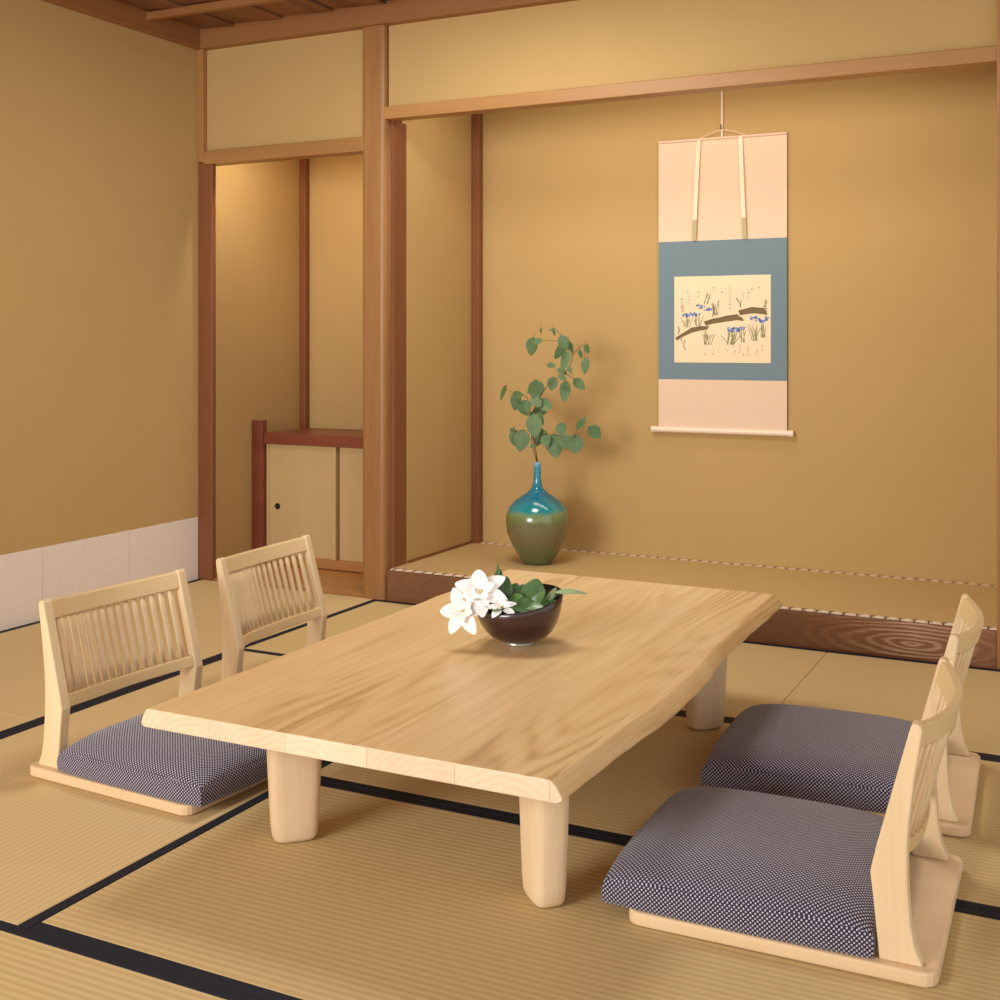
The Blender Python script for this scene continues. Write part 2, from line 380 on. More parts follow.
# ------------------------------------------------------------------ tatami mats
def tatami(x0, x1, y0, y1, ax, label):
    t = empty('tatami_mat', ((x0+x1)/2, (y0+y1)/2, 0))
    tag(t, label, 'tatami mat', 'tatami mats covering the floor')
    hx, hy = (x1-x0)/2 - .0008, (y1-y0)/2 - .0008; b = .030
    def part(name, bm, m):
        return link(name, bm, m, t, bevel=.0015, seg=1)
    if ax == 'x':
        part('woven_top', box(NB(), -hx, hx, -hy+b, hy-b, -.03, 0), M['tatami_x'])
        part('border', box(NB(), -hx, hx, -hy, -hy+b, -.03, .0007), M['border'])
        part('border', box(NB(), -hx, hx, hy-b, hy, -.03, .0007), M['border'])
    else:
        part('woven_top', box(NB(), -hx+b, hx-b, -hy, hy, -.03, 0), M['tatami_y'])
        part('border', box(NB(), -hx, -hx+b, -hy, hy, -.03, .0007), M['border'])
        part('border', box(NB(), hx-b, hx, -hy, hy, -.03, .0007), M['border'])
    return t
X1, X2, X3 = 1.075, 2.110, 3.118
Y1, Y2, Y3 = -1.022, -2.032, -2.985
tatami(0.0, X1-.0, -2.0, -.002, 'y', 'tatami mat lying along the foot of the white paper band of the left wall')
tatami(X1, X3, Y1, -.008, 'x', 'tatami mat running along the foot of the alcove platform, behind the table')
tatami(X3, 5.16, Y1, -.008, 'x', 'tatami mat at the back right, in front of the right alcove post')
tatami(X2, 4.16, Y2, Y1, 'x', 'tatami mat under the back half of the table and the farther right chair')
tatami(X2, 4.16, Y3, Y2, 'x', 'tatami mat in the foreground under the front table legs and nearest right chair')
tatami(X1, X2, Y3, Y1, 'y', 'tatami mat under the two left chairs, woven lengthwise')
tatami(0.0, X1-.0, Y3, -2.0, 'y', 'tatami mat at the left photo edge, behind the left foreground chair')
tatami(1.1, 3.14, -4.0, Y3, 'x', 'tatami mat cut off by the bottom left corner of the photo')

# ------------------------------------------------------------------ shelf alcove cabinet
t = tag(empty('alcove_cabinet', (.5, .5, .008)), 'low built-in cabinet with reddish wooden top and pale sliding doors in the left alcove', 'cabinet')
def cpart(name, b, m, parent=t, bevel=.002):
    return link(name, box(NB(), b[0]-.5, b[1]-.5, b[2]-.5, b[3]-.5, b[4]-.008, b[5]-.008), m, parent, bevel=bevel)
cpart('end_post', (.002, .070, .425, .47, .008, .772), M['cab_red'])
cpart('cabinet_top', (.070, .985, .44, .855, .648, .706), M['cab_red'])
cpart('rail', (.074, .985, .452, .50, .012, .062), M['floor_board'])
cpart('stile', (.076, .09, .455, .485, .062, .648), M['door'])
d = cpart('door', (.09, .508, .462, .478, .062, .648), M['door'])
pb = NB(); lathe(pb, [(.0165, -.002), (.0165, .003), (.012, .0035), (.011, .001), (.001, .0005)], 20)
bmesh.ops.rotate(pb, verts=pb.verts[:], matrix=Matrix.Rotation(PI/2, 3, 'X'))
bmesh.ops.translate(pb, verts=pb.verts[:], vec=(.145-.5, .462-.5, .318-.008))
p = link('finger_pull', pb, M['black'], d, smooth=True); p['label'] = 'small round black recessed finger pull'
cpart('stile', (.504, .524, .446, .485, .062, .648), M['door'])
cpart('door', (.532, .985, .470, .486, .062, .648), M['door'])

# ------------------------------------------------------------------ low table
T_Z, T_B = .365, .322
FY, BY = -2.668, -.80
Rt = [(-2.668, 3.132), (-2.5, 3.137), (-2.3, 3.146), (-2.15, 3.151), (-2.0, 3.150), (-1.85, 3.146), (-1.7, 3.134), (-1.5, 3.120), (-1.23, 3.112), (-1.0, 3.103), (-.80, 3.100)]
Lt = [(-2.668, 2.132), (-2.60, 2.134), (-2.33, 2.134), (-2.06, 2.128), (-1.65, 2.131), (-1.14, 2.128), (-.80, 2.132)]
def lerp(tab, y):
    for (a, b), (c, d_) in zip(tab, tab[1:]):
        if y <= c: 
            s = (y-a)/(c-a); return b+(d_-b)*s
    return tab[-1][1]
t = tag(empty('low_table', (2.65, -1.735, 0)), 'long low live-edge wooden table standing in the middle of the tatami floor', 'table')
O = Vector((2.65, -1.735, 0))
bm = NB(); NY = 90
prof = []      # (outward offset, z)
for oz in ((0, T_Z), (.004, T_Z-.001), (.012, T_Z-.008), (.022, T_Z-.022), (.028, T_Z-.032), (.026, T_Z-.038), (.016, T_B)): prof.append(oz)
rows = []
for i in range(NY+1):
    y = FY + (BY-FY)*i/NY
    wob = .0012*math.sin(y*17) + .0008*math.sin(y*43+1); wl = .002*math.sin(y*31+2)
    k = 1 + .14*math.sin(y*6.1+.7)
    xl, xr = lerp(Lt, y)+wl, lerp(Rt, y)+wob
    right = [(xr + o_*k, y, z) for o_, z in prof]
    left = [(xl - o_*k*.7, y, z) for o_, z in reversed(prof)]
    inner_b = [(xr+(xl-xr)*s, y, T_B) for s in (.25, .5, .75)]
    inner_t = [(xl+(xr-xl)*s, y, T_Z) for s in (.25, .5, .75)]
    rows.append([Vector(p)-O for p in right + inner_b + left + inner_t])
loft(bm, rows)
for f in bm.faces:
    if len(f.verts) > 4: f.material_index = 1
tt = link('tabletop', bm, [M['table'], M['table_end']], t, bevel=.0025)
for p_ in tt.data.polygons: p_.use_smooth = len(p_.vertices) == 4 and abs(p_.normal.z) < .98
def leg(cx, cy, tipdir, name='leg'):
    """diagonal plank leg: long axis points at the table corner, tapers to the floor"""
    u = Vector(tipdir).normalized(); v = Vector((-u.y, u.x)); bm = NB(); rings = []
    for z, a, b in ((.0014, .040, .026), (.005, .047, .032), (.014, .053, .036), (.04, .056, .038), (.10, .059, .040), (.22, .065, .043), (T_B, .069, .045)):
        r = []
        for k in range(32):
            th = 2*PI*k/32; ct, st = math.cos(th), math.sin(th)
            n = .36 if ct < 0 else .62
            p = u*(a*math.copysign(abs(ct)**n, ct)) + v*(b*math.copysign(abs(st)**.5, st))
            r.append((cx+p.x-O.x, cy+p.y-O.y, z))
        rings.append(r)
    loft(bm, rings); o = link(name, bm, M['leg'], t, smooth=True)
    md = o.modifiers.new('edge', 'EDGE_SPLIT'); md.split_angle = math.radians(50)
leg(2.328, -2.378, (-1, -1)); leg(2.999, -2.400, (1, -1)); leg(2.967, -1.125, (1, 1)); leg(2.335, -1.125, (-1, 1))

# ------------------------------------------------------------------ floor chairs
def rear_x(z):
    P_ = [(.028, -.276), (.06, -.262), (.10, -.254), (.18, -.248), (.27, -.248), (.38, -.261), (.48, -.277)]
    for (a, b), (c, d_) in zip(P_, P_[1:]):
        if z <= c: return b + (d_-b)*(z-a)/(c-a)
    return P_[-1][1]
def front_x(z):
    P_ = [(.028, -.197), (.14, -.186), (.19, -.180), (.24, -.191), (.33, -.215), (.42, -.239), (.48, -.255)]
    for (a, b), (c, d_) in zip(P_, P_[1:]):
        if z <= c: return b + (d_-b)*(z-a)/(c-a)
    return P_[-1][1]
HALF = .271   # outer half width of the back
def make_chair(label, front=.367):
    t = tag(empty('floor_chair'), label, 'floor chair', 'legless floor chairs around the low table')
    # base board with rounded corners
    bm = NB(); r = .03; pts = []
    for cx, cy, a0 in ((.303-r, .29-r, 0), (-.303+r, .29-r, 90), (-.303+r, -.29+r, 180), (.303-r, -.29+r, 270)):
        for k in range(5):
            a = math.radians(a0 + k*22.5); pts.append((cx+r*math.cos(a), cy+r*math.sin(a)))
    loft(bm, [[(x, y, z) for x, y in pts] for z in (0, .028)])
    link('base_board', bm, M['oak_x'], t, bevel=.005, seg=3)
    zs = [.028, .06, .10, .14, .165, .19, .215, .25, .29, .33, .38, .43, .465]
    for s in (-1, 1):
        bm = NB(); f = [(front_x(z), z) for z in zs]; b = [(rear_x(z), z) for z in zs]
        cap = []
        cx_, w_ = (front_x(.47)+rear_x(.47))/2, abs(front_x(.47)-rear_x(.47))/2
        for k in range(1, 6):
            a = PI*k/6; cap.append((cx_ + w_*math.cos(a), .468 + .014*math.sin(a)))
        poly = f + cap + b[::-1]
        y0, y1 = s*HALF, s*(HALF-.032)
        loft(bm, [[(x, y, z) for x, z in poly] for y in (min(y0,y1), max(y0,y1))])
        link('upright', bm, M['oak'], t, bevel=.004, seg=2)
    def rail(zlo, zhi, th, bow, name, drop=0):
        bm = NB(); rings = []; n = 20; hw = HALF-.026
        for i in range(n+1):
            q = -1 + 2*i/n; y = q*hw; bx = -bow*(1-q*q); up = drop*(1-q*q)
            r_ = []
            for z, side in ((zlo, 1), (zhi, 1), (zhi, 0), (zlo, 0)):
                r_.append((front_x(z) - .003 - (0 if side else th) + bx, y, z+up+.26*bx))
            rings.append(r_)
        loft(bm, rings); o = link(name, bm, M['oak_y'], t, bevel=.003, seg=2)
        for p_ in o.data.polygons: p_.use_smooth = False
        return o
    rail(.428, .476, .020, .046, 'top_rail', .0)
    rail(.192, .224, .022, .046, 'lower_rail', .0)
    ns = 15
    for i in range(ns):
        q = -1 + 2*(i+1)/(ns+1); y = q*(HALF-.028); bx = -.046*(1-q*q)
        bm = NB(); rings = []
        for z in (.218, .27, .33, .39, .434):
            c = front_x(z) - .013 + bx
            rings.append([(c + .005*math.copysign(abs(math.cos(2*PI*k/12))**.5, math.cos(2*PI*k/12)), y + .0096*math.copysign(abs(math.sin(2*PI*k/12))**.7, math.sin(2*PI*k/12)), z+.26*bx) for k in range(12)])
        loft(bm, rings); link('slat', bm, M['oak'], t, smooth=True)
    # cushion
    bm = NB(); uv = bm.loops.layers.uv.new('UVMap')
    x0, x1, y0, y1 = -.196, front, -.287, .287
    z0, hz = .0285, .081
    NX = NYY = 34; hx, hy = (x1-x0)/2, (y1-y0)/2; cx, cy = (x0+x1)/2, (y0+y1)/2
    def P3(u, v, w):   # cube -1..1 -> pillow: low firm sides, domed top, slightly pulled-in corners
        e = 1 - .028*u*u*v*v
        t_ = .5+.5*w
        dome = (1-abs(u)**5)**.55*(1-abs(v)**5)**.55
        side = .057 - .010*(u*u*v*v)**2
        rr = 1 - (.020 if w > 0 else .010)*abs(w)**3
        return Vector((cx + hx*u*e*rr, cy + hy*v*e*rr, z0 + side*t_ + (.038*dome + .010*(1-u*u)*(1-v*v))*t_))
    grid = {}
    def vert(u, v, w):
        key = (round(u, 5), round(v, 5), round(w, 5))
        if key not in grid: grid[key] = bm.verts.new(P3(u, v, w))
        return grid[key]
    def easing(a):     # denser near the edges
        return math.sin(a*PI/2)
    U = [easing(-1+2*i/NX) for i in range(NX+1)]; W = [-1+2*i/6 for i in range(7)]
    # cloth lies along the surface: measure the domed top by arc length
    AX, AY = {}, {}
    for j in range(NX+1):
        for tab, pt in ((AX, lambda i: P3(U[i], U[j], 1)), (AY, lambda i: P3(U[j], U[i], 1))):
            acc = 0; mid = NX//2; tab[(mid, j)] = 0
            for i in range(mid, NX): acc += (pt(i+1)-pt(i)).length; tab[(i+1, j)] = acc
            acc = 0
            for i in range(mid, 0, -1): acc -= (pt(i)-pt(i-1)).length; tab[(i-1, j)] = acc
    idx = {round(v, 5): i for i, v in enumerate(U)}
    def quad(a, b, c, d_, mode):
        f = bm.faces.new([vert(*p) for p in (a, b, c, d_)])
        for l, q3 in zip(f.loops, (a, b, c, d_)):
            co = l.vert.co
            if mode == 't':
                i_, j_ = idx[round(q3[0], 5)], idx[round(q3[1], 5)]
                l[uv].uv = (AX[(i_, j_)], AY[(j_, i_)]); continue
            l[uv].uv = {'t': (co.x, co.y), 'x': (co.y, co.z), 'y': (co.x, co.z)}[mode]
    for i in range(NX):
        for j in range(NX):
            for w_ in (-1, 1):
                quad((U[i],U[j],w_), (U[i+1],U[j],w_), (U[i+1],U[j+1],w_), (U[i],U[j+1],w_), 't')
        for j in range(6):
            for s in (-1, 1):
                quad((U[i],s,W[j]), (U[i+1],s,W[j]), (U[i+1],s,W[j+1]), (U[i],s,W[j+1]), 'y')
                quad((s,U[i],W[j]), (s,U[i+1],W[j]), (s,U[i+1],W[j+1]), (s,U[i],W[j+1]), 'x')
    c = link('seat_cushion', bm, M['cushion'], t, smooth=True)
    c['label'] = 'thick navy and white dotted seat cushion'
    return t
def dup(root, label, loc, rz):
    r = root.copy(); COL.objects.link(r); r.location = loc; r.rotation_euler = (0, 0, rz); r['label'] = label
    for ch in list(root.children):
        c = ch.copy(); COL.objects.link(c); c.parent = r
    return r
cR = make_chair('oak slat-back floor chair with dotted navy cushion at the right foreground of the table')
cR.location = (3.490, -2.130, .0012); cR.rotation_euler = (0, 0, PI+.02)
dup(cR, 'oak floor chair with dotted navy cushion, farther one at the right of the table', (3.470, -1.385, .0012), PI+.045)
cL = make_chair('oak slat-back floor chair left of the table with with its dark cushion in view', .345)
cL.location = (1.732, -2.092, .0012); cL.rotation_euler = (0, 0, -.06)
cL2 = dup(cL, 'oak slat-back floor chair in front of the shelf alcove, its cushion hidden by the table', (1.720, -1.338, .0012), .05)

# ------------------------------------------------------------------ vase and branch
VX, VY, VZ = 1.668, .450, .1435
t = empty('ceramic_vase', (VX, VY, VZ)); tag(t, 'round bottle vase with thin neck, turquoise over olive glaze, on the alcove platform', 'vase')
pr = [(.0,.002),(.060,0),(.066,.002),(.072,.012),(.088,.034),(.104,.058),(.124,.095),(.140,.135),(.148,.175),(.150,.208),(.146,.235),(.133,.266),(.110,.292),(.080,.315),(.052,.333),(.034,.348),(.025,.362),(.020,.382),(.0175,.41),(.0165,.44),(.0165,.462),(.019,.474),(.0185,.478),(.0145,.477),(.013,.465),(.013,.40)]
bm = NB(); lathe(bm, pr[1:], 64)
link('vase_body', bm, M['vase'], t, smooth=True)

def leafmesh(bm, base, d, nrm, L, W, fold=.18, curl=.15, mi=0, tip=1.0, n=7):
    d = Vector(d).normalized(); nrm = Vector(nrm); nrm = (nrm - d*nrm.dot(d)).normalized(); s = d.cross(nrm)
    base = Vector(base); prev = None
    for i in range(n+1):
        q = i/n
        w = W*.5*(math.sin(PI*min(1, q**.8*1.0))**.75 if 0 < q < 1 else 0)
        if tip != 1.0: w *= (1 - (q**3)*(1-tip))
        c = base + d*(L*q) + nrm*(-curl*L*q*q)
        if q in (0, 1): row = [bm.verts.new(c)]
        else: row = [bm.verts.new(c - s*w + nrm*fold*w), bm.verts.new(c), bm.verts.new(c + s*w + nrm*fold*w)]
        if prev:
            if len(prev) == 1: fs = [(prev[0], row[0], row[1]), (prev[0], row[1], row[2])]
            elif len(row) == 1: fs = [(prev[0], row[0], prev[1]), (prev[1], row[0], prev[2])]
            else: fs = [(prev[0], row[0], row[1], prev[1]), (prev[1], row[1], row[2], prev[2])]
            for f in fs: bm.faces.new(f).material_index = mi
        prev = row
# leaf list in millimetres on the branch's own plane: x right, z up from the vase mouth; length, direction, width
K = .82/1000*1.0
def bp(x, y, dy=0):   # branch plane -> local coords of the branch (origin at the vase mouth)
    return Vector(((x-385)*.00076, dy, (955-y)*.000705))
leaves = [(372,175,105,-100,78),(432,140,50,20,38),(512,205,120,-130,55),(565,150,90,-60,62),(590,270,120,-100,52),(462,300,50,0,38),
 (690,190,60,-60,38),(697,300,95,-95,48),(545,340,60,-20,42),(475,425,80,-95,62),(555,475,125,-90,62),(640,425,85,-45,55),(395,465,115,-90,90),
 (320,470,60,40,28),(265,500,80,0,42),(133,490,95,-115,42),(200,550,110,-100,70),(290,590,95,-60,80),(400,545,80,-40,64),(445,565,95,-20,70),
 (385,615,90,0,50),(405,700,135,-80,90),(215,795,95,-90,64),(230,735,35,30,22),(292,810,125,-95,90),(380,785,105,-100,80),(520,730,75,-60,64),
 (525,830,135,-80,105),(590,800,95,-60,76),(668,815,105,-90,95),(686,680,85,50,38),(740,745,90,-45,76),(335,650,60,-100,48),(455,765,55,-20,52),
 (645,225,50,-70,24),(450,70,35,-100,15),(505,80,45,-80,16),(490,60,35,20,14),(385,840,42,10,26),(600,180,70,-80,40),(560,380,60,-30,34),(350,580,70,-80,44),(620,330,50,-60,26),
 (430,655,80,-60,50),(480,800,70,-70,60)]
t = empty('leafy_branch', (VX, VY, VZ+.476)); tag(t, 'tall cut branch with small rounded green leaves standing in the turquoise vase', 'branch')
bm = NB(); rr = random.Random(3)
stems = [([(388,1010,0),(386,950,0),(362,850,.01),(345,740,.0),(352,650,-.02),(400,560,-.03),(465,430,-.01),(560,350,.02),(604,250,.03),(565,130,.03),(480,52,.02)], .0028),
 ([(384,1010,0),(379,950,.004),(335,830,.02),(325,700,.03),(300,530,.03),(230,500,.02),(150,465,.01)], .0022),
 ([(362,850,.01),(450,765,-.04),(560,760,-.06),(660,770,-.05),(730,700,-.04)], .0018),
 ([(565,140,.03),(440,135,.02),(380,125,.0)], .0014), ([(606,230,.03),(690,165,.01),(702,280,0)], .0014),
 ([(345,740,0),(270,740,-.03),(215,750,-.04)], .0014), ([(560,355,.02),(630,385,.0),(655,405,0)], .0014), ([(330,800,.02),(300,770,-.01),(292,760,-.02)], .0012), ([(660,770,-.05),(690,700,-.05)], .0012)]
for pts, r in stems:
    P_ = smoothpath([bp(*p) for p in pts], 5); tube(bm, P_, [r*(1-.6*i/len(P_)) for i in range(len(P_))], 6)
link('stem', bm, M['twig'], t, smooth=True)
bm = NB()
for (x, y, L, a, W) in leaves:
    dy = rr.uniform(-.07, .07); a = math.radians(a); L = L*.00078*1.12; W = W*.00078*1.1
    d = Vector((math.cos(a), rr.uniform(-.35, .25), math.sin(a))).normalized()
    c = bp(x, y, dy); nrm = Vector((rr.uniform(-.4, .6), -1, rr.uniform(.0, .8)))
    leafmesh(bm, c - d*L*.5, d, nrm, L, W, fold=rr.uniform(.05, .25), curl=rr.uniform(0, .2))
    # stalk
    tube(bm, [c - d*L*.5, c - d*L*.5 - d*.018 + Vector((0, 0, .008))], .0007, 5)
link('foliage', bm, M['leaf'], t, smooth=True)

# ------------------------------------------------------------------ bowl with flowers
BX, BYY, BZ = 2.630, -1.756, T_Z+.0005
RD = Vector((.895, .447, 0)); FD = Vector((-.447, .895, 0))
t = empty('lacquer_bowl', (BX, BYY, BZ)); tag(t, 'dark brown lacquered bowl with slanting rim on the low table', 'bowl')
def tilt(x, y, z, H=.122):
    q = x*RD.x*1 + y*RD.y; g = x*FD.x + y*FD.y
    return z + (z/H)**2 * (q/.13*.019 + g/.13*.014)
bm = NB(); n = 56
outer = [(.040,.008),(.058,.012),(.077,.022),(.094,.038),(.106,.058),(.114,.080),(.119,.102),(.1215,.122)]
inner = [(.1188,.123),(.115,.102),(.109,.080),(.100,.060),(.088,.040),(.068,.026),(.04,.018),(.01,.015)]
rings = []
for r, z in outer + inner:
    rings.append([(r*math.cos(2*PI*k/n), r*math.sin(2*PI*k/n), tilt(r*math.cos(2*PI*k/n), r*math.sin(2*PI*k/n), z)) for k in range(n)])
R_ = loft(bm, rings); bm.faces.ensure_lookup_table()
for i, f in enumerate(bm.faces):
    if i // n >= len(outer)-1 and i < n*(len(rings)-1): f.material_index = 1
link('bowl_body', bm, [M['lacquer'], M['lacquer_in']], t, smooth=True)
bm = NB(); lathe(bm, [(.044, 0), (.046, .002), (.043, .010), (.036, .011), (.034, .002)], 40)
link('foot_ring', bm, M['silver'], t, smooth=True)

def bw(dx, dy, z):   # bowl frame: dx to the side (view right), dy away, z above table
    return Vector((BX, BYY, BZ)) + RD*dx + FD*dy + Vector((0, 0, z))
def flower(pos, face, size, label, spin=0, npet=6):
    t = empty('white_flower', pos); tag(t, label, 'flower', 'cut white flowers at the bowl')
    f = Vector(face).normalized(); a = f.cross(Vector((0, 0, 1))).normalized(); b = a.cross(f)
    for k in range(npet):
        th = spin + 2*PI*k/npet + rr.uniform(-.12, .12)
        d = (a*math.cos(th) + b*math.sin(th))*1.0 + f*.22
        bm = NB(); leafmesh(bm, d*.006, d, f, size*rr.uniform(.9, 1.08), size*.62, fold=.22, curl=.28, n=8)
        link('petal', bm, M['petal'], t, smooth=True, subsurf=1)
    for k in range(6):
        th = spin + .5 + 2*PI*k/6 + rr.uniform(-.2, .2)
        d = (a*math.cos(th) + b*math.sin(th))*.8 + f*.62
        bm = NB(); leafmesh(bm, d*.004, d, f, size*.66, size*.46, fold=.35, curl=.1, n=6)
        link('petal', bm, M['petal'], t, smooth=True, subsurf=1)
    bm = NB()
    for k in range(5):
        th = 2*PI*k/5; d = (a*math.cos(th)+b*math.sin(th))*.35 + f
        tube(bm, [f*.004, f*.004 + d.normalized()*size*.16], [.0012, .0022], 6)
    link('stamen', bm, M['stamen'], t, smooth=True)
    return t
flower(bw(-.106, -.030, .143), -FD*.75 + Vector((0, 0, .75)) - RD*.15, .076, 'large open white flower resting on the left rim of the dark bowl, upper one', .3)
flower(bw(-.152, -.05, .099), -FD*.9 + Vector((0, 0, .35)) - RD*.35, .064, 'open white flower hanging outside the left of the bowl, lower one', .9)
flower(bw(-.048, -.080, .112), -FD*.4 + Vector((0, 0, .9)), .040, 'small white flower half hidden at the front rim of the bowl', .2, 5)
def sprig(label, stem_pts, lv, m, name='leaf_sprig', into=None):
    o = Vector(stem_pts[0])
    if into: t = into; o = t.location.copy()
    else: t = empty(name, o); tag(t, label, 'leaf sprig')
    bm = NB(); P_ = smoothpath([Vector(p)-o for p in stem_pts], 4)
    tube(bm, P_, .0017, 6); link('stem', bm, M['leaf_dark'], t, smooth=True)
    for pos, d, nrm, L, W in lv:
        bm = NB(); leafmesh(bm, Vector(pos)-o+Vector((0,0,.012)), d, nrm, L*1.12, W*1.15, fold=.2, curl=.2, n=8)
        link('leaf', bm, m, t, smooth=True, subsurf=1)
    return t
UP = Vector((0, 0, 1))
bunch = sprig('glossy dark green leafy sprig filling the lacquered bowl, one tip pointing straight up',
      [bw(-.02, 0, .03), bw(-.045, .0, .10), bw(-.062, .01, .165)],
      [(bw(-.062,.01,.125), UP*1+RD*.12, -FD, .060, .030), (bw(-.050,0,.09), RD*.2+UP*1, -FD, .075, .044), (bw(-.03,.01,.09), RD*.8+UP*.7, -FD+UP*.5, .075, .045),
       (bw(-.05,-.03,.09), -RD*.5+UP*.3-FD*.5, UP, .060, .038), (bw(-.06,.02,.115), -RD*.5+UP*.5, UP-FD, .055, .036), (bw(-.056,.01,.158), UP*1-RD*.05, -FD, .045, .008)], M['leaf_dark'])
sprig('',
      [bw(.0, 0, .03), bw(.0, -.01, .08), bw(.03, -.02, .11)],
      [(bw(-.03,-.05,.10), RD*1+UP*.1, -FD+UP, .080, .042), (bw(.0,-.03,.10), RD*1+UP*.25, -FD+UP*.8, .080, .050), (bw(-.01,.03,.11), RD*1+UP*.15, UP-FD*.5, .080, .044),
       (bw(-.05,-.06,.10), -RD*.3-FD*.7+UP*.1, UP, .045, .03), (bw(.0,-.06,.09), -RD*.9+UP*.25, UP-FD*.6, .055, .032), (bw(-.02,.05,.10), -RD*.2+FD*.6+UP*.4, UP, .06, .04)], M['leaf_dark'], into=bunch)
def mess(cx, cy, n, rad, z0, z1):
    out = []
    for k in range(n):
        th = rr.uniform(0, 2*PI); r = rad*rr.uniform(.2, 1)
        px_, py_ = cx+r*math.cos(th), cy+r*math.sin(th)
        d = RD*rr.uniform(-.6, 1) + FD*rr.uniform(-.7, .7) + UP*rr.uniform(0, .7)
        out.append((bw(px_, py_, rr.uniform(z0, z1)), d, UP - FD*rr.uniform(.1, 1) + RD*rr.uniform(-.5, .5), rr.uniform(.038, .060), rr.uniform(.024, .036)))
    return out
sprig('',
      [bw(-.03, .01, .03), bw(-.035, .01, .08), bw(-.04, .02, .12)], mess(-.050, -.01, 10, .036, .085, .108), M['leaf_dark'], into=bunch)
sprig('',
      [bw(.04, .0, .03), bw(.05, .0, .08), bw(.055, .0, .12)],
      [(bw(.030,.0,.090), UP*.9+RD*.25, -FD+UP*.3, .070, .062), (bw(.04,-.03,.085), RD*.8+UP*.35, -FD+UP, .062, .050), (bw(.02,-.05,.085), RD*1+UP*.1, UP-FD*.7, .06, .036)] + mess(.02, -.035, 5, .03, .085, .10), M['leaf_dark'], into=bunch)
sprig('long pale green leaf reaching over the right rim of the bowl',
      [bw(.05, -.01, .05), bw(.075, -.02, .105), bw(.105, -.02, .138)],
      [(bw(.095,-.02,.130), RD*1+UP*.12, UP-FD*.5, .085, .020), (bw(.07,-.02,.100), RD*.6+UP*.8, -FD, .05, .016)], M['leaf_pale'])

# ------------------------------------------------------------------ hanging scroll
SY = TB - .012
t = empty('hanging_scroll', (2.445, SY, .77)); tag(t, 'hanging scroll with blue mount and a small iris painting on the alcove wall', 'scroll')
SO = Vector((2.445, SY, .77))
def sbox(name, x0, x1, z0, z1, y0, y1, m, parent=t, bevel=0):
    return link(name, box(NB(), x0-SO.x, x1-SO.x, y0, y1, z0-SO.z, z1-SO.z), m, parent, bevel=bevel)
XL, XR = 2.134, 2.757
sbox('upper_silk', XL, XR, 1.675, 2.158, -.002, .0015, M['silk_pink'])
mount = sbox('blue_silk_mount', XL, XR, 1.010, 1.675, -.002, .0015, M['silk_blue'])
sbox('lower_silk', XL, XR, .775, 1.010, -.002, .0015, M['silk_pink'])
bm = NB(); tube(bm, [(2.104-SO.x, -.006, .767-SO.z), (2.785-SO.x, -.006, .767-SO.z)], .0135, 16)
tube(bm, [(2.100-SO.x, -.006, .767-SO.z), (2.125-SO.x, -.006, .767-SO.z)], .0155, 16); tube(bm, [(2.764-SO.x, -.006, .767-SO.z), (2.789-SO.x, -.006, .767-SO.z)], .0155, 16)
link('roller', bm, M['ivory'], t, smooth=False)
bm = NB(); tube(bm, [(XL-SO.x, -.003, 2.158-SO.z), (XR-SO.x, -.003, 2.158-SO.z)], .0065, 10)
link('top_bar', bm, M['silk_pink'], t, smooth=False)
bm = NB(); hang = (2.447-SO.x, -.004, 2.198-SO.z)
tube(bm, [(2.345-SO.x, -.006, 2.164-SO.z), (2.39-SO.x, -.006, 2.182-SO.z), hang, (2.505-SO.x, -.006, 2.186-SO.z), (2.56-SO.x, -.006, 2.166-SO.z)], .0016, 6)
link('cord', bm, M['ribbon'], t)
for xt, xb in ((2.338, 2.316), (2.540, 2.562)):
    bm = NB(); rings = []
    w0 = .0095
    for i in range(11):
        q = i/10; x = xt + (xb-xt)*q; z = 2.160 - q*.482; y = -.008 - .010*math.sin(PI*q*.9)
        rings.append([(x-w0-.002*q-SO.x, y, z-SO.z), (x+w0-SO.x, y-.001, z-SO.z), (x+w0-SO.x, y+.0005, z-SO.z), (x-w0-.002*q-SO.x, y+.0015, z-SO.z)])
    loft(bm, rings)
    for f in bm.faces:
        if f.calc_center_median().z + SO.z < 1.79: f.material_index = 1
    link('ribbon', bm, [M['ribbon'], M['ribbon_end']], t)
# painting: 96 x 87 drawing units mapped on the paper
PX0, PX1, PZ0, PZ1 = 2.214, 2.682, 1.092, 1.505
bm = NB(); box(bm, PX0-SO.x, PX1-SO.x, -.0035, -.002, PZ0-SO.z, PZ1-SO.z)
def pp(u, v, y=-.0040): return (PX0-SO.x + (u-220)/598*(PX1-PX0), y, PZ1-SO.z - (v-222)/547*(PZ1-PZ0))
lay = [0]
def poly(pts, mi):
    lay[0] += 1; y = -.0038 - .0000025*lay[0]
    vs = [bm.verts.new(pp(u, v, y)) for u, v in pts]
    f = bm.faces.new(vs); f.material_index = mi
def stroke(pts, w, mi):
    for (a, b), (c, d_) in zip(pts, pts[1:]):
        dx, dy = c-a, d_-b; l = math.hypot(dx, dy) or 1; nx, ny = -dy/l*w/2, dx/l*w/2
        poly([(a+nx, b+ny), (a-nx, b-ny), (c-nx*.6, d_-ny*.6), (c+nx*.6, d_+ny*.6)], mi)
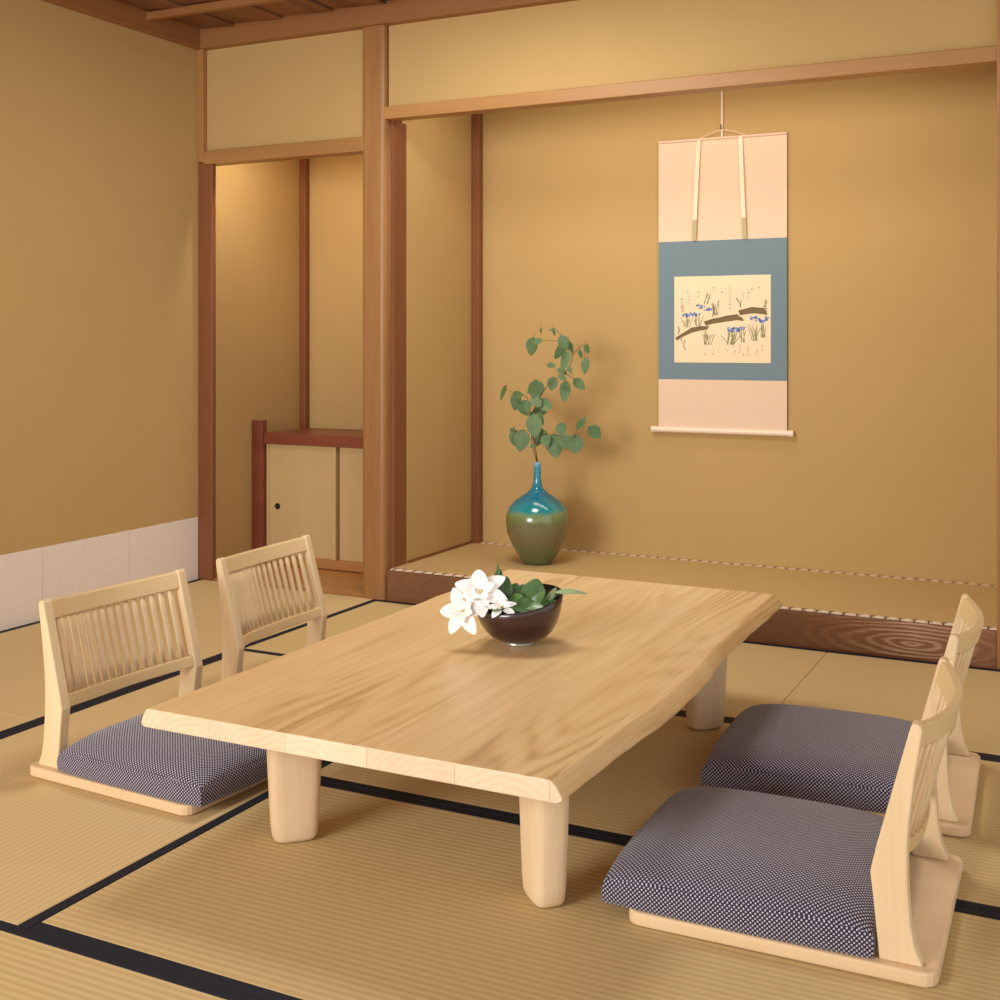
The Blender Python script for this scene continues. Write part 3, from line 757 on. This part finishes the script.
# plank bridge: three planks
def plank(top, bot, mi=1):
    for (a, b), (c, d_) in zip(zip(top, top[1:]), zip(bot, bot[1:])):
        poly([a, b, d_, c], mi)
plank([(228,615),(270,585),(330,552),(385,538),(440,540)], [(236,630),(275,605),(332,580),(388,566),(430,560)])
plank([(408,512),(460,492),(540,480),(612,468),(650,490)], [(420,535),(462,524),(540,512),(615,502),(655,508)])
plank([(622,445),(660,432),(720,424),(770,430),(792,440)], [(632,472),(665,466),(720,460),(770,466),(797,472)])
stroke([(228,615),(330,550),(440,538)], 6, 2); stroke([(408,512),(540,478),(620,466)], 6, 2); stroke([(622,445),(700,424),(800,432)], 6, 2)
pr_ = random.Random(11)
def iris(u, v, s=1):
    for k in range(9):
        th = pr_.uniform(0, 2*PI); r = pr_.uniform(4, 20)*s; cu, cv = u+math.cos(th)*r*1.5, v+math.sin(th)*r*.7
        a = pr_.uniform(6, 12)*s; b = pr_.uniform(3, 7)*s; ph = pr_.uniform(0, PI)
        poly([(cu+a*math.cos(q)*math.cos(ph)-b*math.sin(q)*math.sin(ph), cv+a*math.cos(q)*math.sin(ph)+b*math.sin(q)*math.cos(ph)) for q in [2*PI*i/7 for i in range(7)]], 5 if k % 2 else 6)
def grass(u, v0, h, n, sp, mi=4, w=4):
    for k in range(n):
        b = u + pr_.uniform(-sp, sp)*.5; tp = b + pr_.uniform(-sp, sp)*.9; hh = h*pr_.uniform(.6, 1)
        stroke([(b, v0), ((b+tp)/2 + pr_.uniform(-3, 3), v0-hh*.55), (tp, v0-hh)], w, mi)
grass(300, 545, 75, 9, 30); grass(370, 540, 70, 8, 25); grass(430, 655, 95, 10, 45, 4, 5); grass(420, 400, 90, 5, 30, 4); grass(480, 470, 110, 6, 30, 2, 3)
grass(580, 655, 95, 12, 55, 4, 5); grass(650, 640, 100, 7, 25); grass(720, 630, 110, 9, 35, 4, 4); grass(775, 610, 90, 7, 25); grass(780, 425, 55, 4, 20)
for u, v, s in ((290,470,1), (345,460,1.2), (385,415,1), (435,435,.9), (570,560,.9), (610,562,1.3), (648,550,.7), (725,495,1.1), (765,505,1.1), (795,490,.6)): iris(u, v, s)
stroke([(245,540),(252,560),(245,590)], 6, 2); stroke([(610,365),(632,400),(636,425)], 6, 2); stroke([(465,395),(470,440),(462,480)], 6, 2); stroke([(640,375),(634,410)], 4, 2)
stroke([(288,625),(280,665),(295,690)], 7, 3); stroke([(262,610),(272,650)], 6, 3)
def glyph(u, v, s, mi):      # brush marks of the inscription
    for k in range(4):
        a, b = u+pr_.uniform(-s, s)*.7, v+pr_.uniform(-s, s); stroke([(a, b), (a+pr_.uniform(-s, s)*.8, b+pr_.uniform(-s, s)*.8)], pr_.uniform(2.5, 4.5), mi)
for u, v, n in ((310,325,4), (272,365,2), (375,325,2), (470,300,1), (520,318,1), (572,300,6), (650,330,2), (683,330,2), (712,315,1), (752,300,1)):
    for k in range(n): glyph(u+pr_.uniform(-3, 3), v+k*26, 9, 2 if k == 0 else 3)
for u, v, n in ((418,715,1), (468,690,2), (505,685,2), (550,690,1), (598,670,3), (632,655,3), (655,715,1), (683,675,3), (735,690,2), (770,665,2)):
    for k in range(n): glyph(u+pr_.uniform(-3, 3), v+k*22, 8, 3)
poly([(262,405),(280,405),(280,425),(262,425)], 7); poly([(266,430),(280,430),(280,445),(266,445)], 7)
link('painting', bm, [M['paper'], M['ink_brown'], M['ink_dark'], M['ink_faint'], M['ink_green'], M['ink_blue'], M['ink_blue_light'], M['ink_red']], mount)['label'] = 'cream paper painting of blue irises and a brown plank bridge with ink writing'

# hanger rod for the scroll
t = empty('scroll_hanger', (2.447, TB-.006, 2.2)); tag(t, 'thin pale hanger rod holding the scroll from above on the alcove wall', 'hanger')
bm = NB(); tube(bm, [(0, 0, -.035), (0, 0, .295)], .0055, 8); link('rod', bm, M['ivory'], t)
bm = NB(); tube(bm, [(0, -.002, .002), (-.002, -.014, .006), (-.002, -.016, .022)], .003, 6); link('hook', bm, M['twig'], t, smooth=True)

# ------------------------------------------------------------------ light
def area(name, loc, target, size, power, col, sy=None, spread=None):
    l = bpy.data.lights.new(name, 'AREA'); l.energy = power; l.color = col; l.size = size
    if sy: l.shape = 'RECTANGLE'; l.size_y = sy
    if spread: l.spread = spread
    o = bpy.data.objects.new(name, l); COL.objects.link(o); o.location = loc
    o.rotation_euler = (Vector(target) - Vector(loc)).to_track_quat('-Z', 'Y').to_euler(); return o
W_ = bpy.data.worlds.new('room_ambient'); bpy.context.scene.world = W_; W_.use_nodes = True
W_.node_tree.nodes['Background'].inputs[0].default_value = (1, .97, .95, 1)
W_.node_tree.nodes['Background'].inputs[1].default_value = 1.0
area('window_light', (1.2, -6.6, 1.75), (2.2, -.5, 1.2), 2.0, 160, (1, .98, .95), 1.3)
area('ceiling_light', (2.0, -1.15, 2.68), (2.0, -1.15001, 0), .8, 34, (1, .96, .88))
area('alcove_light', (2.35, .22, 2.48), (2.35, .55, .2), 2.0, 10, (1, .92, .76), .15)
area('shelf_alcove_light', (.44, .15, 2.34), (.44, .1501, 0), .10, 7, (1, .88, .70))

# ------------------------------------------------------------------ camera
cam = bpy.data.cameras.new('camera'); co = bpy.data.objects.new('camera', cam); COL.objects.link(co)
co.location = (4.0745, -4.7675, 1.2); co.rotation_euler = (PI/2, 0, math.radians(26.527))
cam.sensor_width = 36; cam.lens = 36*1.212; cam.shift_y = -.16; cam.clip_start = .05
bpy.context.scene.camera = co
vs = bpy.context.scene.view_settings; vs.view_transform = 'Standard'; vs.look = 'None'; vs.exposure = .08
